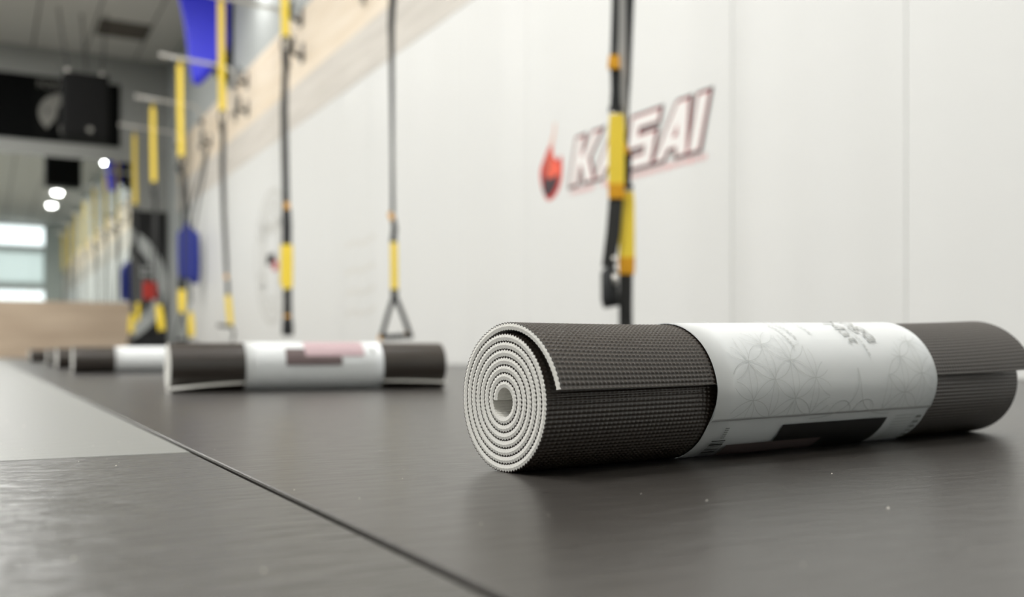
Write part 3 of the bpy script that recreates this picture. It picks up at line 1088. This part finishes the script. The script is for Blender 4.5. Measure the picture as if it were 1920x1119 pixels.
trainer(3, 'suspension trainer with wide yellow anchor hanging before the high blue shield', (3.15, 2.18, .062, 'yellow'), [
    ('main_strap', 'webbing_dim', [(.02, 2.02, .045), (.01, 1.7, .040), (.02, 1.3, .030), (.05, .72, .030)], .004, 0),
    ('main_strap', 'webbing_grey', [(.02, 2.02, .02), (.03, 1.5, .018), (.05, .8, .02)], .003, .03),
    ('adjuster_tab', 'ochre', [(.045, .755, .03), (.05, .715, .03)], .014, 0),
    ('strap_tail', 'webbing', [(.055, .72, .03), (.06, .57, .034)], .008, 0),
    ('handle_strap', 'yellow', [(.06, .575, .048), (.072, .45, .05), (.085, .31, .044)], .012, 0),
    ('triangle_strap', 'webbing_grey', [(.05, .54, .012), (-.02, .36, .012), (-.075, .22, .012), (.0, .17, .012), (.08, .16, .012)], 0, .02),
    ('grip', 'foam', [(-.03, .31, .03), (.10, .30, .03)], 0, 0),
    ('triangle_strap', 'webbing', [(.085, .32, .02), (.115, .25, .02), (.10, .17, .026)], 0, 0),
])
trainer(4, 'suspension trainer hanging in front of the low blue shield', (3.12, 2.14, .062, 'yellow'), [
    ('main_strap', 'webbing_dim', [(.03, 1.98, .05), (.035, 1.5, .03), (.03, .82, .03)], .004, 0),
    ('main_strap', 'webbing_dim', [(.03, 1.98, .03), (.09, 1.5, .02), (.11, .6, .02)], .004, .02),
    ('strap_tail', 'webbing', [(.02, .86, .08), (.02, .74, .09)], .02, 0),
    ('handle_strap', 'yellow', [(.02, .74, .075), (.02, .62, .08), (.02, .49, .06)], .014, 0),
    ('handle_strap', 'yellow', [(.105, .50, .05), (.11, .36, .07), (.115, .24, .06)], .014, .02),
    ('triangle_strap', 'webbing', [(.02, .5, .02), (-.03, .32, .02), (-.05, .2, .02)], 0, 0),
    ('triangle_strap', 'webbing', [(.02, .5, .02), (.06, .32, .02), (.08, .2, .02)], 0, 0),
    ('grip', 'foam', [(-.05, .2, .04), (.08, .2, .04)], 0, 0),
    ('grip', 'foam', [(.06, .16, .04), (.18, .17, .04)], 0, .02),
])
trainer(5, 'suspension trainer with one yellow handle strap, last but one before the mirror', (3.08, 2.16, .062, 'yellow'), [
    ('main_strap', 'webbing_dim', [(.03, 2.0, .05), (.04, 1.5, .03), (.06, .8, .03)], .004, 0),
    ('main_strap', 'webbing_dim', [(.03, 2.0, .03), (-.01, 1.5, .02), (-.03, .5, .02)], .004, .02),
    ('strap_tail', 'webbing', [(.07, .82, .05), (.08, .66, .05)], .02, 0),
    ('handle_strap', 'yellow', [(.07, .66, .07), (.09, .52, .09), (.11, .34, .08)], .014, 0),
    ('triangle_strap', 'webbing', [(.10, .36, .02), (.05, .22, .02)], 0, 0),
    ('triangle_strap', 'webbing', [(.10, .36, .02), (.16, .22, .02)], 0, 0),
    ('grip', 'foam', [(.04, .2, .05), (.17, .2, .05)], 0, 0),
    ('grip', 'foam', [(-.10, .19, .05), (.03, .19, .05)], 0, .03),
])
trainer(6, 'suspension trainer hanging closest to the mirror', (3.06, 2.1, .055, 'yellow'), [
    ('main_strap', 'webbing_dim', [(.02, 1.95, .05), (.0, 1.4, .03), (-.03, .7, .03)], .004, 0),
    ('main_strap', 'webbing_dim', [(.02, 1.95, .03), (.04, 1.4, .02), (.05, .8, .02)], .004, .02),
    ('handle_strap', 'yellow', [(.04, .76, .05), (.04, .62, .06), (.03, .5, .05)], .014, .02),
    ('handle_strap', 'yellow', [(-.04, .60, .05), (-.045, .47, .08), (-.045, .34, .07)], .014, 0),
    ('triangle_strap', 'webbing', [(-.045, .35, .02), (-.09, .2, .02)], 0, 0),
    ('triangle_strap', 'webbing', [(-.045, .35, .02), (0, .2, .02)], 0, 0),
    ('grip', 'foam', [(-.10, .19, .05), (.01, .19, .05)], 0, 0),
    ('grip', 'foam', [(.03, .26, .05), (.14, .24, .05)], 0, .03),
])

# ------------------------------------------------------------------ blue shields
def shield(name, loc, poly, th, back, label, mats, parts=()):
    o = empty(name, loc)
    tag(o, label, 'kick shield')
    sp = smooth_poly(poly, 4)
    n = len(sp)
    cx = sum(p[0] for p in sp) / n; cz = sum(p[1] for p in sp) / n

    def slab(rings, nm, mt):
        vs = []
        for sc, d in rings:
            vs += [tuple(EV * (cx + (p[0] - cx) * sc) + NV * d + Vector((0, 0, cz + (p[1] - cz) * sc))) for p in sp]
        fs = [tuple(range(n)), tuple(reversed(range((len(rings) - 1) * n, len(rings) * n)))]
        for i in range(len(rings) - 1):
            fs += [(i * n + k, i * n + (k + 1) % n, (i + 1) * n + (k + 1) % n, (i + 1) * n + k) for k in range(n)]
        MB().add(vs, fs).build(nm, mt, o, False)
    slab([(.88, 0), (.97, .015), (1, .04), (1, th)], 'face_pad', mats[0])
    return o, slab


o, slab = shield('kick_shield', (2.14, 11.25, 0), [(-.27, 4.2), (.24, 4.2), (.27, 3.75), (.25, 3.45), (.04, 3.16), (-.10, 3.05), (-.15, 3.2), (-.22, 3.7)], .09, .1,
                 'bright blue tapered kick shield hanging high above the plywood', ('blue',))
vs_poly = [(.14, 4.2), (.52, 4.2), (.52, 3.7), (.42, 3.38), (.20, 3.12), (.08, 3.25), (.10, 3.8)]
sp = smooth_poly(vs_poly, 4)
MB().prism(sp, lambda a, z: tuple(EV * a + NV * .095 + Vector((0, 0, z))), lambda a, z: tuple(EV * a + NV * .22 + Vector((0, 0, z)))).build('back_pad', 'black_vinyl', o)
MB().ribbon([tuple(EV * .12 + NV * .1 + Vector((0, 0, 4.1))), tuple(EV * .16 + NV * .1 + Vector((0, 0, 4.399)))], .05, EV, .01).build('hanging_strap', 'webbing', o)
o, slab = shield('kick_shield', (2.20, 12.55, 0), [(-.12, 1.0), (-.13, 1.5), (-.10, 1.57), (-.03, 1.67), (.03, 1.60), (.10, 1.55), (.12, 1.45), (.12, .98), (.05, .92), (-.05, .99)], .10, .1,
                 'small deep blue kick shield hanging low on cords by the wall', ('blue_dark',))
MB().ribbon([tuple(EV * -.03 + NV * .05 + Vector((0, 0, 1.63))), (.231, .02, 2.6)], .025, EV, .006).build('hanging_cord', 'webbing_dim', o)
MB().ribbon([tuple(EV * .06 + NV * .05 + Vector((0, 0, 1.57))), (.231, -.10, 2.6)], .025, EV, .006).build('hanging_cord', 'webbing_dim', o)

# ------------------------------------------------------------------ far wall: banner, flag, poster
ffn = lambda y_: (lambda a, z: (a, y_, z))
bn = MB().box((-3.2, YF - .02, 3.08), (1.76, YF - .004, 3.99)).build('wall_banner', 'banner')
tag(bn, 'long black banner high on the grey far wall', 'banner')
fg = empty('flag', (0, YF - .022, 0))
tag(fg, 'black flag with pale round emblem and POW lettering over the banner', 'flag')
MB().box((.62, -.008, 3.10), (1.70, 0, 3.97)).build('cloth', 'flag', fg)
v, f = text_polys('POW', 0.155)
MB().add([(p[0] * .82 + .66, -.011, p[1] + 3.82) for p in v], f).build('flag_lettering', 'flag_white', fg)
n = 40
disc = [(1.01 + .33 * math.cos(2 * PI * k / n), 3.47 + .30 * math.sin(2 * PI * k / n)) for k in range(n)]
MB().prism(disc, ffn(-.013), ffn(-.009)).build('emblem_disc', 'flag_white', fg)
sil = smooth_poly([(.84, 3.14), (.80, 3.26), (.90, 3.40), (.93, 3.55), (1.02, 3.64), (1.2, 3.68), (1.36, 3.6), (1.36, 3.2), (1.15, 3.12)])
MB().prism(sil, ffn(-.017), ffn(-.014)).build('emblem_silhouette', 'banner', fg)
MB().prism([(.79 + .02 * math.cos(2 * PI * k / 12), 3.5 + .05 * math.sin(2 * PI * k / 12)) for k in range(12)], ffn(-.018), ffn(-.014)).build('emblem_eye', 'logo_black', fg)
MB().prism([(.99 + .045 * math.cos(2 * PI * k / 14), 3.26 + .085 * math.sin(2 * PI * k / 14)) for k in range(14)], ffn(-.021), ffn(-.018)).build('emblem_spot', 'flag_white', fg)

ps = empty('wall_poster', (0, YF - .001, 0))
tag(ps, 'tall black poster with grey ring and red block between mirror and corner', 'poster')
MB().box((1.905, -.022, .10), (2.415, 0, 2.17)).build('sheet', 'poster_black', ps)


def clip_ring(name, mat, cx, cz, r0, r1, y_, a0=-PI / 2, a1=PI / 2):
    mb = MB()
    N = 60
    xmin, xmax = 1.906, 2.414
    for k in range(N):
        g0, g1 = a0 + (a1 - a0) * k / N, a0 + (a1 - a0) * (k + 1) / N
        q = [(cx + r * math.cos(g), cz + r * math.sin(g)) for r, g in ((r0, g0), (r1, g0), (r1, g1), (r0, g1))]
        q = [(min(max(p[0], xmin), xmax), p[1]) for p in q]
        if max(p[0] for p in q) - min(p[0] for p in q) < 1e-4: continue
        mb.prism(q, ffn(y_), ffn(y_ + .002))
    mb.build(name, mat, ps)


clip_ring('ring_print', 'poster_grey', 1.50, 1.08, .73, .915, -.026)
clip_ring('ring_print', 'poster_dim', 1.50, 1.08, .40, .64, -.026)
MB().prism(para(2.08, .86, 2.08, 1.12, .20), ffn(-.030), ffn(-.027)).build('red_block', 'poster_red', ps)
MB().prism(para(2.30, .90, 2.30, 1.10, .06), ffn(-.030), ffn(-.027)).build('pale_block', 'poster_grey', ps)
for zz in (1.20, 1.29):
    mb = MB()
    for q in range(5):
        mb.prism(para(2.04 + q * .06, zz, 2.045 + q * .06, zz + .05, .04), ffn(-.030), ffn(-.027))
    mb.build('poster_lettering', 'poster_grey', ps)

# ------------------------------------------------------------------ hanging speaker and ceiling vent
sp_ = empty('hanging_speaker', (1.12, 13.3, 2.74))
tag(sp_, 'black speaker cabinet hung on chains from the ceiling', 'speaker')
MB().box((-.265, 0, 0), (.265, .36, .80), bev=.012).build('cabinet', 'black_vinyl', sp_)
MB().box((-.245, -.012, .03), (.245, -.001, .77), bev=.004).build('grille', 'black_vinyl', sp_)
MB().prism([(.04 + .035 * math.cos(2 * PI * k / 16), .10 + .035 * math.sin(2 * PI * k / 16)) for k in range(16)], lambda a, z: (a, -.016, z), lambda a, z: (a, -.0125, z)).build('badge', 'flag_white', sp_)
for (x0, y0, x1, y1) in ((-.20, .18, -.30, .30), (.03, .30, -.02, .42), (.20, .18, .26, .30)):
    dz = ZC - 2.74
    MB().tube([(x0, y0, .80), (x0, y0, .88)], .022, 10).build('shackle', 'steel', sp_, True)
    mb = MB()
    N = 14
    for q in range(N):
        za, zb_ = .88 + (dz - .88) * q / N, .88 + (dz - .88) * (q + 1) / N
        fa = lambda z_: Vector((x0 + (x1 - x0) * (z_ - .88) / (dz - .88), y0 + (y1 - y0) * (z_ - .88) / (dz - .88), z_))
        c_ = (fa(za) + fa(zb_)) / 2
        hh = (zb_ - za) * .62
        sd = Vector((1, 0, 0)) if q % 2 else Vector((0, 1, 0))
        lk = [c_ + sd * .014 * math.cos(g) + Vector((0, 0, hh * math.sin(g))) for g in [2 * PI * u / 10 for u in range(10)]]
        mb.tube(lk, .006, 6, closed=True)
    mb.build('chain', 'black_steel', sp_, True)

vn = empty('ceiling_vent', (1.64, 14.12, ZC))
tag(vn, 'brown grey slatted air vent set in the ceiling', 'vent')
mb = MB()
for lo, hi in (((-.31, -.33, -.02), (-.28, .33, 0)), ((.28, -.33, -.02), (.31, .33, 0)), ((-.28, -.33, -.02), (.28, -.30, 0)), ((-.28, .30, -.02), (.28, .33, 0))):
    mb.box(lo, hi)
mb.build('frame', 'vent', vn)
MB().box((-.28, -.30, -.004), (.28, .30, 0)).build('duct_back', 'black_vinyl', vn)
for q in range(9):
    yy = -.27 + q * .0675
    MB().add([(-.28, yy, -.005), (.28, yy, -.005), (.28, yy + .04, -.02), (-.28, yy + .04, -.02), (-.28, yy + .004, -.003), (.28, yy + .004, -.003), (.28, yy + .044, -.018), (-.28, yy + .044, -.018)],
             [(0, 1, 2, 3), (7, 6, 5, 4), (0, 4, 5, 1), (1, 5, 6, 2), (2, 6, 7, 3), (3, 7, 4, 0)]).build('slat', 'vent', vn)

# ------------------------------------------------------------------ lint on the floor
mb = MB()
rng = random.Random(11)
for q in range(150):
    xx = rng.uniform(-.1, 1.3); yy = rng.uniform(.25, 1.3)
    if 0.24 < xx < 0.95 and 0.47 < yy < 0.75: continue
    r = rng.choice((.0003, .0004, .0005, .0008))
    k = 5
    mb.add([(xx + r * math.cos(2 * PI * u / k), yy + r * math.sin(2 * PI * u / k), 0.0) for u in range(k)] + [(xx, yy, r * 1.2)],
           [(u, (u + 1) % k, k) for u in range(k)])
du = mb.build('floor_lint', 'dust')
tag(du, 'scattered pale lint specks on the dark floor', 'lint', None, 'stuff')
